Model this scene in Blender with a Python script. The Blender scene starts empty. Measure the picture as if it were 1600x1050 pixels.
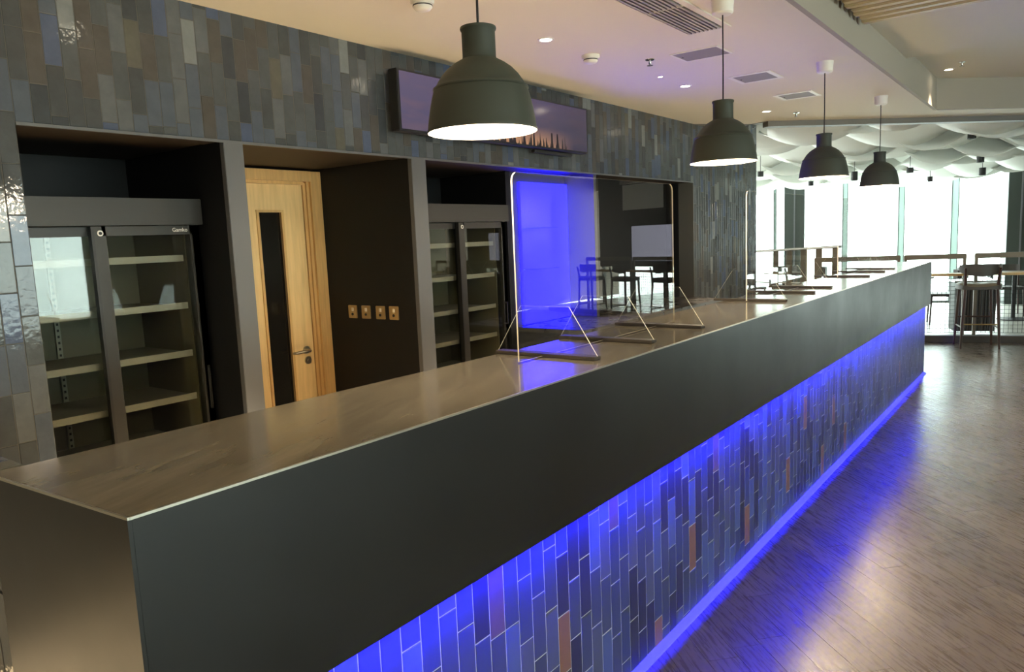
import bpy, bmesh, math, random
from mathutils import Vector, Matrix
random.seed(7)
SC = bpy.context.scene
COL = SC.collection

# ------------------------------------------------------------------ camera
CAMP = Vector((0.0, 0.0, 1.562))
RM = ((0.7981335, 0.04476499, -0.60081529),
      (0.60102658, -0.12840113, 0.78884739),
      (-0.04183262, -0.99071148, -0.1293862))
FPX = 1155.0
cam = bpy.data.cameras.new('camera')
cam.sensor_width = 36.0
cam.lens = FPX / 1600 * 36
cam.clip_start = 0.02
cam_o = bpy.data.objects.new('camera', cam)
COL.objects.link(cam_o)
m = Matrix.Identity(4)
for r in range(3):
    m[r][0] = RM[r][0]
    m[r][1] = -RM[r][1]
    m[r][2] = -RM[r][2]
    m[r][3] = CAMP[r]
cam_o.matrix_world = m
SC.camera = cam_o

# ------------------------------------------------------------------ world and exposure
SC.view_settings.view_transform = 'Standard'
SC.view_settings.look = 'None'
SC.view_settings.gamma = 1
SC.view_settings.use_curve_mapping = False
SC.view_settings.exposure = 0.7
SC.cycles.max_bounces = 10
SC.cycles.diffuse_bounces = 5
SC.cycles.glossy_bounces = 5
SC.cycles.transparent_max_bounces = 24
SC.cycles.sample_clamp_indirect = 6
SC.cycles.caustics_reflective = False
SC.cycles.caustics_refractive = False
world = bpy.data.worlds.new('overcast_sky')
SC.world = world
world.use_nodes = True
bg = world.node_tree.nodes['Background']
bg.inputs['Color'].default_value = (0.90, 1.0, 0.97, 1)
bg.inputs['Strength'].default_value = 7.0

WARM = (1.0, 0.80, 0.56)
P_PEND, P_DOWN, P_BLUE, P_PANEL, P_GLOBE, P_AISLE = 14.0, 18.0, 6800.0, 8.0, 20.0, 400.0

# ------------------------------------------------------------------ helpers
def lin(c):
    return tuple(((v / 255) / 12.92) if v / 255 <= 0.04045 else (((v / 255) + 0.055) / 1.055) ** 2.4 for v in c)

def mat(name, rgb, rough=0.5, metal=0.0, spec=0.5, emit=None, estr=0.0, noise=None, bump=None, grain=None, rvar=0.0):
    """noise=(scale, amount) colour mottling; bump=(scale, strength, distance); grain=(direction scale xyz)"""
    mt = bpy.data.materials.new(name)
    mt.use_nodes = True
    nt = mt.node_tree
    b = nt.nodes['Principled BSDF']
    c = lin(rgb) + (1,)
    b.inputs['Base Color'].default_value = c
    b.inputs['Roughness'].default_value = rough
    b.inputs['Metallic'].default_value = metal
    b.inputs['Specular IOR Level'].default_value = spec
    if emit:
        b.inputs['Emission Color'].default_value = tuple(emit) + (1,)
        b.inputs['Emission Strength'].default_value = estr
    vec = None
    if noise or bump or rvar:
        geo = nt.nodes.new('ShaderNodeNewGeometry')
        mp = nt.nodes.new('ShaderNodeMapping')
        nt.links.new(geo.outputs['Position'], mp.inputs['Vector'])
        if grain:
            mp.inputs['Rotation'].default_value = grain[1]
            mp.vector_type = 'TEXTURE'
            mp.inputs['Scale'].default_value = tuple(1 / g for g in grain[0])
        vec = mp.outputs['Vector']
    if noise:
        n = nt.nodes.new('ShaderNodeTexNoise')
        n.inputs['Scale'].default_value = noise[0]
        n.inputs['Detail'].default_value = 5
        n.inputs['Roughness'].default_value = 0.62
        nt.links.new(vec, n.inputs['Vector'])
        mr = nt.nodes.new('ShaderNodeMapRange')
        mr.inputs['From Min'].default_value = 0.25
        mr.inputs['From Max'].default_value = 0.75
        mr.inputs['To Min'].default_value = 1 - noise[1]
        mr.inputs['To Max'].default_value = 1 + noise[1]
        nt.links.new(n.outputs['Fac'], mr.inputs['Value'])
        mx = nt.nodes.new('ShaderNodeVectorMath')
        mx.operation = 'SCALE'
        mx.inputs[0].default_value = c[:3]
        nt.links.new(mr.outputs['Result'], mx.inputs['Scale'])
        nt.links.new(mx.outputs['Vector'], b.inputs['Base Color'])
        if rvar:
            m2 = nt.nodes.new('ShaderNodeMapRange')
            m2.inputs['From Min'].default_value = 0.3
            m2.inputs['From Max'].default_value = 0.7
            m2.inputs['To Min'].default_value = max(0.02, rough - rvar)
            m2.inputs['To Max'].default_value = rough + rvar
            nt.links.new(n.outputs['Fac'], m2.inputs['Value'])
            nt.links.new(m2.outputs['Result'], b.inputs['Roughness'])
    if bump:
        n2 = nt.nodes.new('ShaderNodeTexNoise')
        n2.inputs['Scale'].default_value = bump[0]
        n2.inputs['Detail'].default_value = 2
        nt.links.new(vec, n2.inputs['Vector'])
        bp = nt.nodes.new('ShaderNodeBump')
        bp.inputs['Strength'].default_value = bump[1]
        bp.inputs['Distance'].default_value = bump[2]
        nt.links.new(n2.outputs['Fac'], bp.inputs['Height'])
        nt.links.new(bp.outputs['Normal'], b.inputs['Normal'])
    return mt

def glass_mat(name, tint=(0.96, 0.98, 0.97), ior=1.5, boost=1.0):
    mt = bpy.data.materials.new(name)
    mt.use_nodes = True
    nt = mt.node_tree
    nt.nodes.clear()
    out = nt.nodes.new('ShaderNodeOutputMaterial')
    tr = nt.nodes.new('ShaderNodeBsdfTransparent')
    tr.inputs['Color'].default_value = tuple(tint) + (1,)
    gl = nt.nodes.new('ShaderNodeBsdfGlossy')
    gl.inputs['Roughness'].default_value = 0.0
    gl.inputs['Color'].default_value = (1, 1, 1, 1)
    lw = nt.nodes.new('ShaderNodeFresnel')
    lw.inputs['IOR'].default_value = ior
    mul = nt.nodes.new('ShaderNodeMath')
    mul.operation = 'MULTIPLY'
    mul.use_clamp = True
    mul.inputs[1].default_value = boost
    mx = nt.nodes.new('ShaderNodeMixShader')
    # the same pane reflects alike from both of its faces
    geo = nt.nodes.new('ShaderNodeNewGeometry')
    ic = nt.nodes.new('ShaderNodeMix')
    ic.data_type = 'FLOAT'
    ic.inputs[2].default_value = ior
    ic.inputs[3].default_value = ior
    nt.links.new(geo.outputs['Backfacing'], ic.inputs[0])
    inv = nt.nodes.new('ShaderNodeMath')
    inv.operation = 'DIVIDE'
    inv.inputs[0].default_value = 1.0
    inv.inputs[1].default_value = ior
    nt.links.new(inv.outputs[0], ic.inputs[3])
    # Fresnel node flips the ratio for back faces itself, feeding 1/ior there undoes it
    nt.links.new(ic.outputs[0], lw.inputs['IOR'])
    nt.links.new(lw.outputs[0], mul.inputs[0])
    nt.links.new(mul.outputs[0], mx.inputs[0])
    nt.links.new(tr.outputs[0], mx.inputs[1])
    nt.links.new(gl.outputs[0], mx.inputs[2])
    nt.links.new(mx.outputs[0], out.inputs[0])
    return mt

class MB:
    def __init__(s):
        s.v, s.f, s.mi = [], [], []
    def add(s, vs, fs, mi=0):
        o = len(s.v)
        s.v += [tuple(v) for v in vs]
        s.f += [tuple(i + o for i in f) for f in fs]
        s.mi += [mi] * len(fs)
        return s
    def box(s, x0, x1, y0, y1, z0, z1, mi=0):
        vs = [(x0, y0, z0), (x1, y0, z0), (x1, y1, z0), (x0, y1, z0), (x0, y0, z1), (x1, y0, z1), (x1, y1, z1), (x0, y1, z1)]
        return s.add(vs, [(0, 3, 2, 1), (4, 5, 6, 7), (0, 1, 5, 4), (1, 2, 6, 5), (2, 3, 7, 6), (3, 0, 4, 7)], mi)
    def rbox(s, x0, x1, y0, y1, z0, z1, b=0.006, mi=0):
        """box with chamfered edges"""
        bm = bmesh.new()
        bmesh.ops.create_cube(bm, size=1)
        for v in bm.verts:
            v.co = Vector(((x0 + x1) / 2 + v.co.x * (x1 - x0), (y0 + y1) / 2 + v.co.y * (y1 - y0), (z0 + z1) / 2 + v.co.z * (z1 - z0)))
        bmesh.ops.bevel(bm, geom=bm.edges[:], offset=b, segments=2, affect='EDGES')
        bm.verts.index_update()
        s.add([v.co[:] for v in bm.verts], [tuple(v.index for v in f.verts) for f in bm.faces], mi)
        bm.free()
        return s
    def prism(s, poly, z0, z1, mi=0):
        n = len(poly)
        vs = [(p[0], p[1], z0) for p in poly] + [(p[0], p[1], z1) for p in poly]
        fs = [tuple(range(n - 1, -1, -1)), tuple(range(n, 2 * n))] + [(i, (i + 1) % n, n + (i + 1) % n, n + i) for i in range(n)]
        return s.add(vs, fs, mi)
    def prism_x(s, poly, x0, x1, mi=0):
        """poly in (y,z), extruded along x"""
        n = len(poly)
        vs = [(x0, p[0], p[1]) for p in poly] + [(x1, p[0], p[1]) for p in poly]
        fs = [tuple(range(n - 1, -1, -1)), tuple(range(n, 2 * n))] + [(i, (i + 1) % n, n + (i + 1) % n, n + i) for i in range(n)]
        return s.add(vs, fs, mi)
    def prism_y(s, poly, y0, y1, mi=0):
        n = len(poly)
        vs = [(p[0], y0, p[1]) for p in poly] + [(p[0], y1, p[1]) for p in poly]
        fs = [tuple(range(n)), tuple(range(2 * n - 1, n - 1, -1))] + [(i, n + i, n + (i + 1) % n, (i + 1) % n) for i in range(n)]
        return s.add(vs, fs, mi)
    def tube(s, pts, rad, n=8, mi=0, cap=True):
        pts = [Vector(p) for p in pts]
        rads = rad if isinstance(rad, (list, tuple)) else [rad] * len(pts)
        rings = []
        prev = None
        for i, p in enumerate(pts):
            if i == 0: t = pts[1] - pts[0]
            elif i == len(pts) - 1: t = pts[-1] - pts[-2]
            else: t = (pts[i + 1] - pts[i]).normalized() + (pts[i] - pts[i - 1]).normalized()
            t.normalize()
            if prev is None:
                a = Vector((0, 0, 1)) if abs(t.z) < 0.9 else Vector((1, 0, 0))
                u = t.cross(a).normalized()
            else:
                u = (prev - t * prev.dot(t)).normalized()
            prev = u
            w = t.cross(u)
            rings.append([p + (u * math.cos(2 * math.pi * k / n) + w * math.sin(2 * math.pi * k / n)) * rads[i] for k in range(n)])
        vs = [v for r in rings for v in r]
        fs = []
        for i in range(len(rings) - 1):
            for k in range(n):
                fs.append((i * n + k, i * n + (k + 1) % n, (i + 1) * n + (k + 1) % n, (i + 1) * n + k))
        if cap:
            fs.append(tuple(range(n - 1, -1, -1)))
            fs.append(tuple((len(rings) - 1) * n + k for k in range(n)))
        return s.add(vs, fs, mi)
    def lathe(s, prof, c=(0, 0, 0), n=40, mi=0, cap0=False, cap1=False):
        vs = []
        for r, z in prof:
            for k in range(n):
                a = 2 * math.pi * k / n
                vs.append((c[0] + r * math.cos(a), c[1] + r * math.sin(a), c[2] + z))
        fs = []
        for i in range(len(prof) - 1):
            for k in range(n):
                fs.append((i * n + k, i * n + (k + 1) % n, (i + 1) * n + (k + 1) % n, (i + 1) * n + k))
        if cap0: fs.append(tuple(range(n - 1, -1, -1)))
        if cap1: fs.append(tuple((len(prof) - 1) * n + k for k in range(n)))
        return s.add(vs, fs, mi)
    def mesh(s, name, mats, smooth=False):
        me = bpy.data.meshes.new(name)
        me.from_pydata(s.v, [], s.f)
        for q in (mats if isinstance(mats, (list, tuple)) else [mats]):
            me.materials.append(q)
        if any(s.mi):
            me.polygons.foreach_set('material_index', s.mi)
        if smooth:
            me.shade_smooth()
            me.set_sharp_from_angle(angle=math.radians(40))
        me.update()
        return me
    def build(s, name, mats, parent=None, smooth=False):
        return link(name, s.mesh(name, mats, smooth), parent)

def link(name, me, parent=None):
    o = bpy.data.objects.new(name, me)
    COL.objects.link(o)
    if parent: o.parent = parent
    return o

def tag(o, label=None, cat=None, group=None, kind=None):
    if label: o['label'] = label
    if cat: o['category'] = cat
    if group: o['group'] = group
    if kind: o['kind'] = kind
    return o

def empty(name, loc=(0, 0, 0), rz=0, label=None, cat=None, group=None, kind=None):
    o = bpy.data.objects.new(name, None)
    COL.objects.link(o)
    o.empty_display_size = 0.1
    o.location = loc
    o.rotation_euler = (0, 0, rz)
    return tag(o, label, cat, group, kind)

def copy_tree(o, parent=None):
    c = o.copy()
    COL.objects.link(c)
    c.parent = parent
    for ch in list(o.children): copy_tree(ch, c)
    return c

def struct(o, label=None, cat=None):
    o['kind'] = 'structure'
    return tag(o, label, cat)

def project(p):
    q = [p[i] - CAMP[i] for i in range(3)]
    c = [sum(RM[r][k] * q[r] for r in range(3)) for k in range(3)]
    if c[2] < 0.05: return None
    return 800 + FPX * c[0] / c[2], 525 + FPX * c[1] / c[2], c[2]

def text_mesh(body, size, extrude=0.0006):
    cu = bpy.data.curves.new('lettering', 'FONT')
    cu.body = body
    cu.size = size
    cu.extrude = extrude
    cu.align_x = 'LEFT'
    to = bpy.data.objects.new('lettering', cu)
    COL.objects.link(to)
    dg = bpy.context.evaluated_depsgraph_get()
    me = bpy.data.meshes.new_from_object(to.evaluated_get(dg))
    bpy.data.objects.remove(to)
    bpy.data.curves.remove(cu)
    return me

def spot(name, loc, power, parent, color=WARM, angle=100, radius=0.03, blend=0.5):
    l = bpy.data.lights.new(name, 'SPOT')
    l.energy = power
    l.color = color
    l.spot_size = math.radians(angle)
    l.spot_blend = blend
    l.shadow_soft_size = radius
    o = bpy.data.objects.new(name, l)
    COL.objects.link(o)
    o.parent = parent
    o.location = loc
    return o

# ------------------------------------------------------------------ materials
M = {}
M['grout'] = mat('grout_wall', (84, 84, 80), 0.85)
M['grout_bar'] = mat('grout_bar', (178, 178, 184), 0.8)
tile_cols = {
    'slate': (79, 84, 87), 'slate_b': (71, 75, 78), 'grey': (92, 97, 101), 'blue': (78, 89, 112), 'bluegrey': (82, 90, 101),
    'brown': (80, 78, 76), 'olive': (90, 90, 83), 'light': (120, 125, 127), 'dark': (63, 68, 73),
}
bar_cols = {
    'b_slate': (60, 65, 75), 'b_blue': (72, 83, 99), 'b_dark': (45, 46, 52), 'b_grey': (72, 76, 80), 'b_mid': (55, 62, 76),
    'b_green': (58, 63, 65), 'b_rust': (118, 84, 54), 'b_plum': (90, 70, 63),
}
for k, c in tile_cols.items():
    M[k] = mat('glazed_tile_' + k, c, 0.10, 0, 0.42, noise=(14, 0.14), bump=(42, 0.32, 0.0030), rvar=0.03)
for k, c in bar_cols.items():
    M[k] = mat('bar_tile_' + k, c, 0.32, 0, 0.45, noise=(20, 0.07), rvar=0.03)
M['black'] = mat('black_paint', (17, 19, 22), 0.55, 0, 0.3)
M['soffit'] = mat('dark_brown_soffit', (52, 44, 36), 0.6, 0, 0.3)
M['post'] = mat('grey_metal_post', (92, 94, 97), 0.45, 0.15)
M['edge_trim'] = mat('pale_metal_edge', (190, 185, 172), 0.3, 0.9)  # pale tone of the highlight along the bar top edge
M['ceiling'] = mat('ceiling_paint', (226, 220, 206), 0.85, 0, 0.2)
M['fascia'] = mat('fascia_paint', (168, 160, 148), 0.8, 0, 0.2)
M['beam'] = mat('grey_edge_beam', (120, 116, 112), 0.6)
M['plaster'] = mat('plaster_warm', (136, 126, 114), 0.85, 0, 0.2)
M['stone'] = mat('bar_top_stone', (102, 96, 84), 0.13, 0, 0.5, noise=(3.0, 0.26), grain=((6, 1.0, 1), (0, 0, 0.35)), rvar=0.04)
M['apron'] = mat('apron_dark_metal', (25, 25, 24), 0.36, 0.2, 0.5, noise=(2, 0.10), grain=((1, 1, 1), (0, 0, 0)), rvar=0.05)
M['darkstone'] = mat('back_counter_stone', (58, 56, 54), 0.3, 0, 0.5, noise=(7, 0.5), rvar=0.08)
M['oak'] = mat('oak_veneer', (224, 192, 136), 0.45, 0, 0.4, noise=(5, 0.16), grain=((7, 7, 0.55), (0, 0, 0)), rvar=0.05)
M['oak_dark'] = mat('oak_frame', (204, 166, 108), 0.45, 0, 0.4, noise=(6, 0.18), grain=((9, 9, 0.6), (0, 0, 0)))
M['steel'] = mat('brushed_steel', (190, 180, 160), 0.28, 1.0)
M['brassy'] = mat('switch_plate_metal', (176, 158, 122), 0.35, 0.8)
M['cream'] = mat('switch_cream', (220, 214, 196), 0.5)
M['alu'] = mat('fridge_dark_grey', (46, 45, 43), 0.42, 0.3)
M['alu_dark'] = mat('fridge_black_frame', (30, 30, 30), 0.4, 0.2)
M['cab'] = mat('fridge_interior', (98, 92, 70), 0.45, 0.0)
M['shelf'] = mat('fridge_shelf', (140, 136, 122), 0.4, 0.2)
M['white'] = mat('white_plastic', (232, 228, 220), 0.5)
M['grille'] = mat('grille_metal', (170, 165, 158), 0.5, 0.1)
M['grille_dark'] = mat('grille_shadow_plate', (70, 66, 66), 0.8)
M['hatch'] = mat('hatch_grey', (140, 134, 136), 0.7)
M['pend'] = mat('pendant_rubber', (62, 66, 58), 0.6, 0, 0.35)
M['pend_in'] = mat('pendant_inner', (250, 246, 236), 0.6, emit=(1.0, 0.8, 0.5), estr=0.0)
M['cord'] = mat('cord_black', (22, 20, 20), 0.6)
M['bulb'] = mat('bulb_glow', (255, 240, 210), 0.5, emit=(1.0, 0.86, 0.6), estr=60)
M['lens'] = mat('downlight_lens', (255, 245, 225), 0.5, emit=(1.0, 0.88, 0.66), estr=22)
M['chrome'] = mat('chrome', (210, 210, 210), 0.12, 1.0)
M['acrylic'] = glass_mat('clear_acrylic', (0.98, 0.987, 0.984), 1.49, 0.9)
M['acr_edge'] = mat('acrylic_polished_edge', (250, 240, 215), 0.25, 0, 0.6)  # cream colour puts the edge glow of the clear sheet into its rim
M['foot'] = mat('screen_foot_dark', (56, 50, 44), 0.45)
M['pane'] = glass_mat('window_glass', (0.93, 0.98, 0.96), 1.5, 1.0)
M['fpane'] = glass_mat('fridge_glass', (0.92, 0.94, 0.92), 1.5, 1.0)
M['dpane'] = mat('dark_vision_glass', (26, 25, 23), 0.08, 0, 0.5)
M['mint'] = mat('mullion_mint', (214, 236, 228), 0.35)
_nt = M['mint'].node_tree
_tl, _mx = _nt.nodes.new('ShaderNodeBsdfTranslucent'), _nt.nodes.new('ShaderNodeMixShader')
_tl.inputs['Color'].default_value = lin((222, 242, 235)) + (1,)
_mx.inputs[0].default_value = 0.6
_nt.links.new(_nt.nodes['Principled BSDF'].outputs[0], _mx.inputs[1])
_nt.links.new(_tl.outputs[0], _mx.inputs[2])
_nt.links.new(_mx.outputs[0], _nt.nodes['Material Output'].inputs[0])
M['mull_dark'] = mat('mullion_dark', (70, 78, 74), 0.5)
M['rail'] = mat('rail_bronze', (112, 100, 86), 0.45, 0.3)
M['kerb'] = mat('kerb_dark', (64, 54, 48), 0.6)
M['wood_dark'] = mat('stool_walnut', (62, 38, 30), 0.4, 0, 0.4, noise=(12, 0.2))
M['leather'] = mat('stool_leather', (74, 70, 66), 0.5, 0, 0.4)
M['leather_tan'] = mat('stool_seat_top', (116, 104, 84), 0.45, 0, 0.4)
M['brass'] = mat('brass_footrest', (196, 170, 120), 0.3, 1.0)
M['white_panel'] = mat('baffle_white', (235, 236, 231), 0.8)
M['far_floor'] = mat('far_floor_pale', (205, 203, 196), 0.3, 0, 0.5)
M['black_metal'] = mat('black_metal', (36, 36, 36), 0.5, 0.2)
M['table'] = mat('table_top_dark', (90, 78, 66), 0.3)
M['blue_led'] = mat('blue_led', (10, 6, 255), 0.5, emit=(0.0015, 0.0004, 1.0), estr=P_BLUE)
M['blue_panel'] = mat('blue_backlit_panel', (30, 30, 230), 0.3, emit=(0.004, 0.003, 1.0), estr=P_PANEL)
M['alcove'] = mat('alcove_grey', (72, 72, 76), 0.6)
M['glass_shelf'] = glass_mat('glass_shelf', (0.9, 0.95, 0.93), 1.5, 1.5)
M['silver'] = mat('silver_skirting', (135, 135, 142), 0.4, 0.3)
M['slat'] = mat('pale_timber_slat', (196, 176, 140), 0.55, 0, 0.3, noise=(8, 0.15), grain=((0.6, 8, 8), (0, 0, 0)))
for i, c in enumerate([(104, 91, 81), (112, 99, 88), (97, 85, 76), (108, 94, 82)]):
    M['plank%d' % i] = mat('oak_floor_%d' % i, c, 0.29, 0, 0.5, noise=(6, 0.28), grain=((1.1, 14, 1), (0, 0, math.radians(-42.8))), bump=(9, 0.07, 0.002), rvar=0.08)
M['service'] = mat('service_vinyl', (214, 204, 182), 0.6, 0, 0.3)  # kept pale so the hidden aisle floor bounces light upward
M['subfloor'] = mat('floor_joint_dark', (52, 44, 40), 0.8)

# ------------------------------------------------------------------ dimensions
WX = -3.193      # back wall tile face
APX = -1.15      # bar apron face
TLX = -1.19      # bar tile face
ZT = 1.159       # bar top
ZA = 0.722       # apron bottom
ZC = 2.666       # low ceiling
ZB = 2.079       # bulkhead underside
ZR = 2.965       # raised ceiling
BY0, BY1 = 0.49, 8.64
TW, TH, GAP = 0.0638, 0.1916, 0.0028
A0 = Vector((-1.509, 10.904, 0))
DL = Vector((0.9575, 0.2886, 0))
NL = Vector((-0.2886, 0.9575, 0))
ANG = math.atan2(DL.y, DL.x)
def L(s, t, z=0.0):
    p = A0 + DL * s + NL * t
    return (p.x, p.y, z)

# ------------------------------------------------------------------ tiles
_tile_cache = {}
def tile_mesh(w, h, mk, depth=0.008):
    key = (round(w, 4), round(h, 4), mk)
    if key not in _tile_cache:
        b = min(0.0016, w * 0.2, h * 0.2)
        mb = MB()
        # local: u across, v up, face normal +Z, back at z=0
        vs = [(-w/2, -h/2, 0), (w/2, -h/2, 0), (w/2, h/2, 0), (-w/2, h/2, 0),
              (-w/2, -h/2, depth - b), (w/2, -h/2, depth - b), (w/2, h/2, depth - b), (-w/2, h/2, depth - b),
              (-w/2 + b, -h/2 + b, depth), (w/2 - b, -h/2 + b, depth), (w/2 - b, h/2 - b, depth), (-w/2 + b, h/2 - b, depth)]
        fs = [(8, 9, 10, 11)]
        for i in range(4):
            j = (i + 1) % 4
            fs += [(i, j, 4 + j, 4 + i), (4 + i, 4 + j, 8 + j, 8 + i)]
        mb.add(vs, fs)
        _tile_cache[key] = mb.mesh('tile', M[mk])
    return _tile_cache[key]

def lay_tiles(parent, tiles, keep=300, min_px=0):
    """tiles: list of (matrix, w, h, matkey). Largest in view become single objects, the rest one stuff part."""
    sc = []
    for t in tiles:
        p = project(t[0].translation)
        a = 0
        if p and -30 < p[0] < 1630 and -40 < p[1] < 1090:
            q0 = project(t[0] @ Vector((-t[1] / 2, 0, 0)))
            q1 = project(t[0] @ Vector((t[1] / 2, 0, 0)))
            a = math.hypot(q0[0] - q1[0], q0[1] - q1[1]) if q0 and q1 else 0
            a *= t[2] ** 0.5
        sc.append(a)
    order = sorted(range(len(tiles)), key=lambda i: -sc[i])
    rest = MB()
    inv = parent.matrix_world.inverted()
    rmats, rname = [], {}
    for n, i in enumerate(order):
        mx, w, h, mk = tiles[i]
        me = tile_mesh(w, h, mk)
        if n < keep and sc[i] > 0:
            o = link('tile', me, parent)
            o.matrix_local = parent.matrix_world.inverted() @ mx
        else:
            if mk not in rname:
                rname[mk] = len(rmats)
                rmats.append(M[mk])
            rest.add([inv @ mx @ v.co for v in me.vertices], [tuple(p.vertices) for p in me.polygons], rname[mk])
    if rest.v:
        o = rest.build('tile_field', rmats, parent)
        o['kind'] = 'stuff'

def frame_matrix(pos, u, v, n, tilt=0.004):
    mx = Matrix(((u[0], v[0], n[0], pos[0]), (u[1], v[1], n[1], pos[1]), (u[2], v[2], n[2], pos[2]), (0, 0, 0, 1)))
    return mx @ Matrix.Rotation(random.gauss(0, tilt), 4, 'X') @ Matrix.Rotation(random.gauss(0, tilt), 4, 'Y')

def column_tiles(s0, s1, spans, offs, pick, place, th=TH):
    """one column of tiles between s0 and s1; spans = [(z0,z1)], place(s,z)->matrix"""
    out = []
    for z0, z1 in spans:
        k = math.floor((z0 - offs) / th)
        while offs + k * th < z1 - 1e-6:
            a = max(z0, offs + k * th)
            b = min(z1, offs + (k + 1) * th)
            k += 1
            if b - a < 0.012: continue
            w, h = s1 - s0 - GAP, b - a - GAP
            if w < 0.006: continue
            mk = pick((s0 + s1) / 2, (a + b) / 2)
            out.append((place((s0 + s1) / 2, (a + b) / 2), round(w, 4), round(h, 4), mk))
    return out

# ------------------------------------------------------------------ back wall with tiled bulkhead and piers
wb = MB()
wb.box(-3.36, WX - 0.0018, -3.0, 1.172, 0, 3.3)            # left pier
wb.box(-3.36, WX - 0.0018, 1.172, 7.416, ZB, 3.3)          # bulkhead
wb.box(-3.36, WX - 0.0018, 7.416, 9.355, 0, 3.3)           # right pier
wall_back = struct(wb.build('wall_back', M['grout']), 'grey and blue glazed tile wall with bulkhead above the back bar niches', 'wall')
wall_w = ['slate'] * 9 + ['slate_b'] * 8 + ['grey'] * 4 + ['blue'] * 3 + ['bluegrey'] * 5 + ['brown'] * 4 + ['olive'] * 1 + ['light'] * 2 + ['dark'] * 4
tiles = []
u, v, n = Vector((0, 1, 0)), Vector((0, 0, 1)), Vector((1, 0, 0))
def place_wall(s, z): return frame_matrix((WX - 0.008, s, z), u, v, n)
y = 1.172 - TW * 12
ci = 0
while y < 9.355:
    a, b = y, min(y + TW, 9.355)
    offs = random.choice([0.0, 0.33, 0.5, 0.66, 0.2, 0.8]) * TH + random.uniform(-0.01, 0.01)
    pk = lambda s, z: random.choice(wall_w)
    if b <= 1.1725: tiles += column_tiles(a, b, [(0.45, ZC + 0.02)], offs, pk, place_wall)
    elif a < 7.416 - 1e-4 and b <= 7.417 + 1e-4: tiles += column_tiles(a, b, [(ZB, ZC + 0.02)], offs, pk, place_wall)
    elif a < 7.416:
        tiles += column_tiles(a, 7.416, [(ZB, ZC + 0.02)], offs, pk, place_wall)
        tiles += column_tiles(7.416, b, [(0.6, ZC + 0.6)], offs, pk, place_wall)
    else: tiles += column_tiles(a, b, [(0.6, ZC + 0.6)], offs, pk, place_wall)
    y += TW
lay_tiles(wall_back, tiles, 298)

# tiled half partition that closes the near end of the bar
wp = MB().box(-3.19, -1.652, 0.492, 0.538, 0, ZT - 0.008)
wall_part = struct(wp.build('wall_partition', M['grout']), 'low tiled partition between the near bar end and the wall', 'wall')
tiles = []
x = -1.652
while x > -2.45:
    offs = random.random() * TH
    tiles += column_tiles(x - TW, x, [(0.3, ZT - 0.002)], offs, lambda s, z: random.choice(wall_w), lambda s, z: frame_matrix((s, 0.492, z), Vector((1, 0, 0)), Vector((0, 0, 1)), Vector((0, -1, 0))))
    tiles.append((frame_matrix((x - TW / 2, 0.515, ZT - 0.008), Vector((1, 0, 0)), Vector((0, 1, 0)), Vector((0, 0, 1)), 0.03), TW - GAP, 0.058, random.choice(wall_w)))
    x -= TW
lay_tiles(wall_part, tiles, 120)

# niches behind the wall
nb = MB()
nb.box(-4.5, -3.40, 2.03, 2.13, 0, ZB)          # partition behind first post
nb.box(-3.40, WX - 0.012, 2.03, 2.13, 0, ZB)
nb.box(-4.5, WX - 0.012, 3.268, 3.387, 0, ZB)   # partition behind second post (carries the switches)
nb.box(-4.5, -3.37, 1.00, 1.05, 0, ZB)          # left side of first niche
nb.box(-4.5, -4.14, 1.05, 2.03, 0, ZB)          # back of first niche
nb.box(-4.5, -4.14, 2.13, 3.268, 0, ZB)         # wall behind the door
nb.box(-4.5, -4.14, 3.387, 4.62, 0, ZB)
nb.box(-4.5, -3.475, 4.56, 4.62, 0, ZB)
nb.box(-4.5, -3.50, 5.425, 7.42, 0, ZB)         # black wall right of the alcove
nb.box(-3.50, -3.36, 7.416, 7.46, 0, ZB)
struct(nb.build('wall_niche', M['black']), 'black painted walls of the back bar niches', 'wall')
sf = MB().box(-4.5, -3.36, 1.0, 7.46, ZB, ZB + 0.05).box(-3.36, WX - 0.02, 1.174, 7.414, ZB - 0.004, ZB - 0.0005)
struct(sf.build('ceiling_niche', M['soffit']), 'dark brown soffit over the back bar niches', 'ceiling')
struct(MB().rbox(WX - 0.03, WX + 0.004, 2.028, 2.130, 0, ZB - 0.005, 0.002).build('trim_1', M['post']), 'grey post between first fridge and oak door', 'trim')
struct(MB().rbox(WX - 0.03, WX + 0.004, 3.266, 3.389, 0, ZB - 0.005, 0.002).build('trim_2', M['post']), 'grey post between black switch wall and second fridge', 'trim')
struct(MB().box(WX - 0.012, WX + 0.005, 1.172, 7.416, ZB - 0.012, ZB + 0.0).build('trim_3', M['post']), 'thin grey edging under the tiled bulkhead', 'trim')

# blue backlit alcove
struct(MB().box(-4.5, -3.50, 4.62, 5.425, 0, ZB).box(-3.50, WX - 0.02, 5.425, 5.47, 0.88, ZB - 0.004).build('wall_alcove', M['alcove']), 'grey alcove walls washed in blue light', 'wall')
bp = empty('backlit_panel', (-3.47, 5.08, 0.9), 0, 'bright blue backlit panel with glass shelves in the back bar alcove', 'light panel')
MB().rbox(-0.028, 0.0, -0.34, 0.335, -0.02, 1.105, 0.003).build('diffuser', M['blue_panel'], bp)
for z in (0.42, 0.74):
    MB().box(0.004, 0.16, -0.335, -0.06, z, z + 0.008).build('glass_shelf', M['glass_shelf'], bp)
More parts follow.
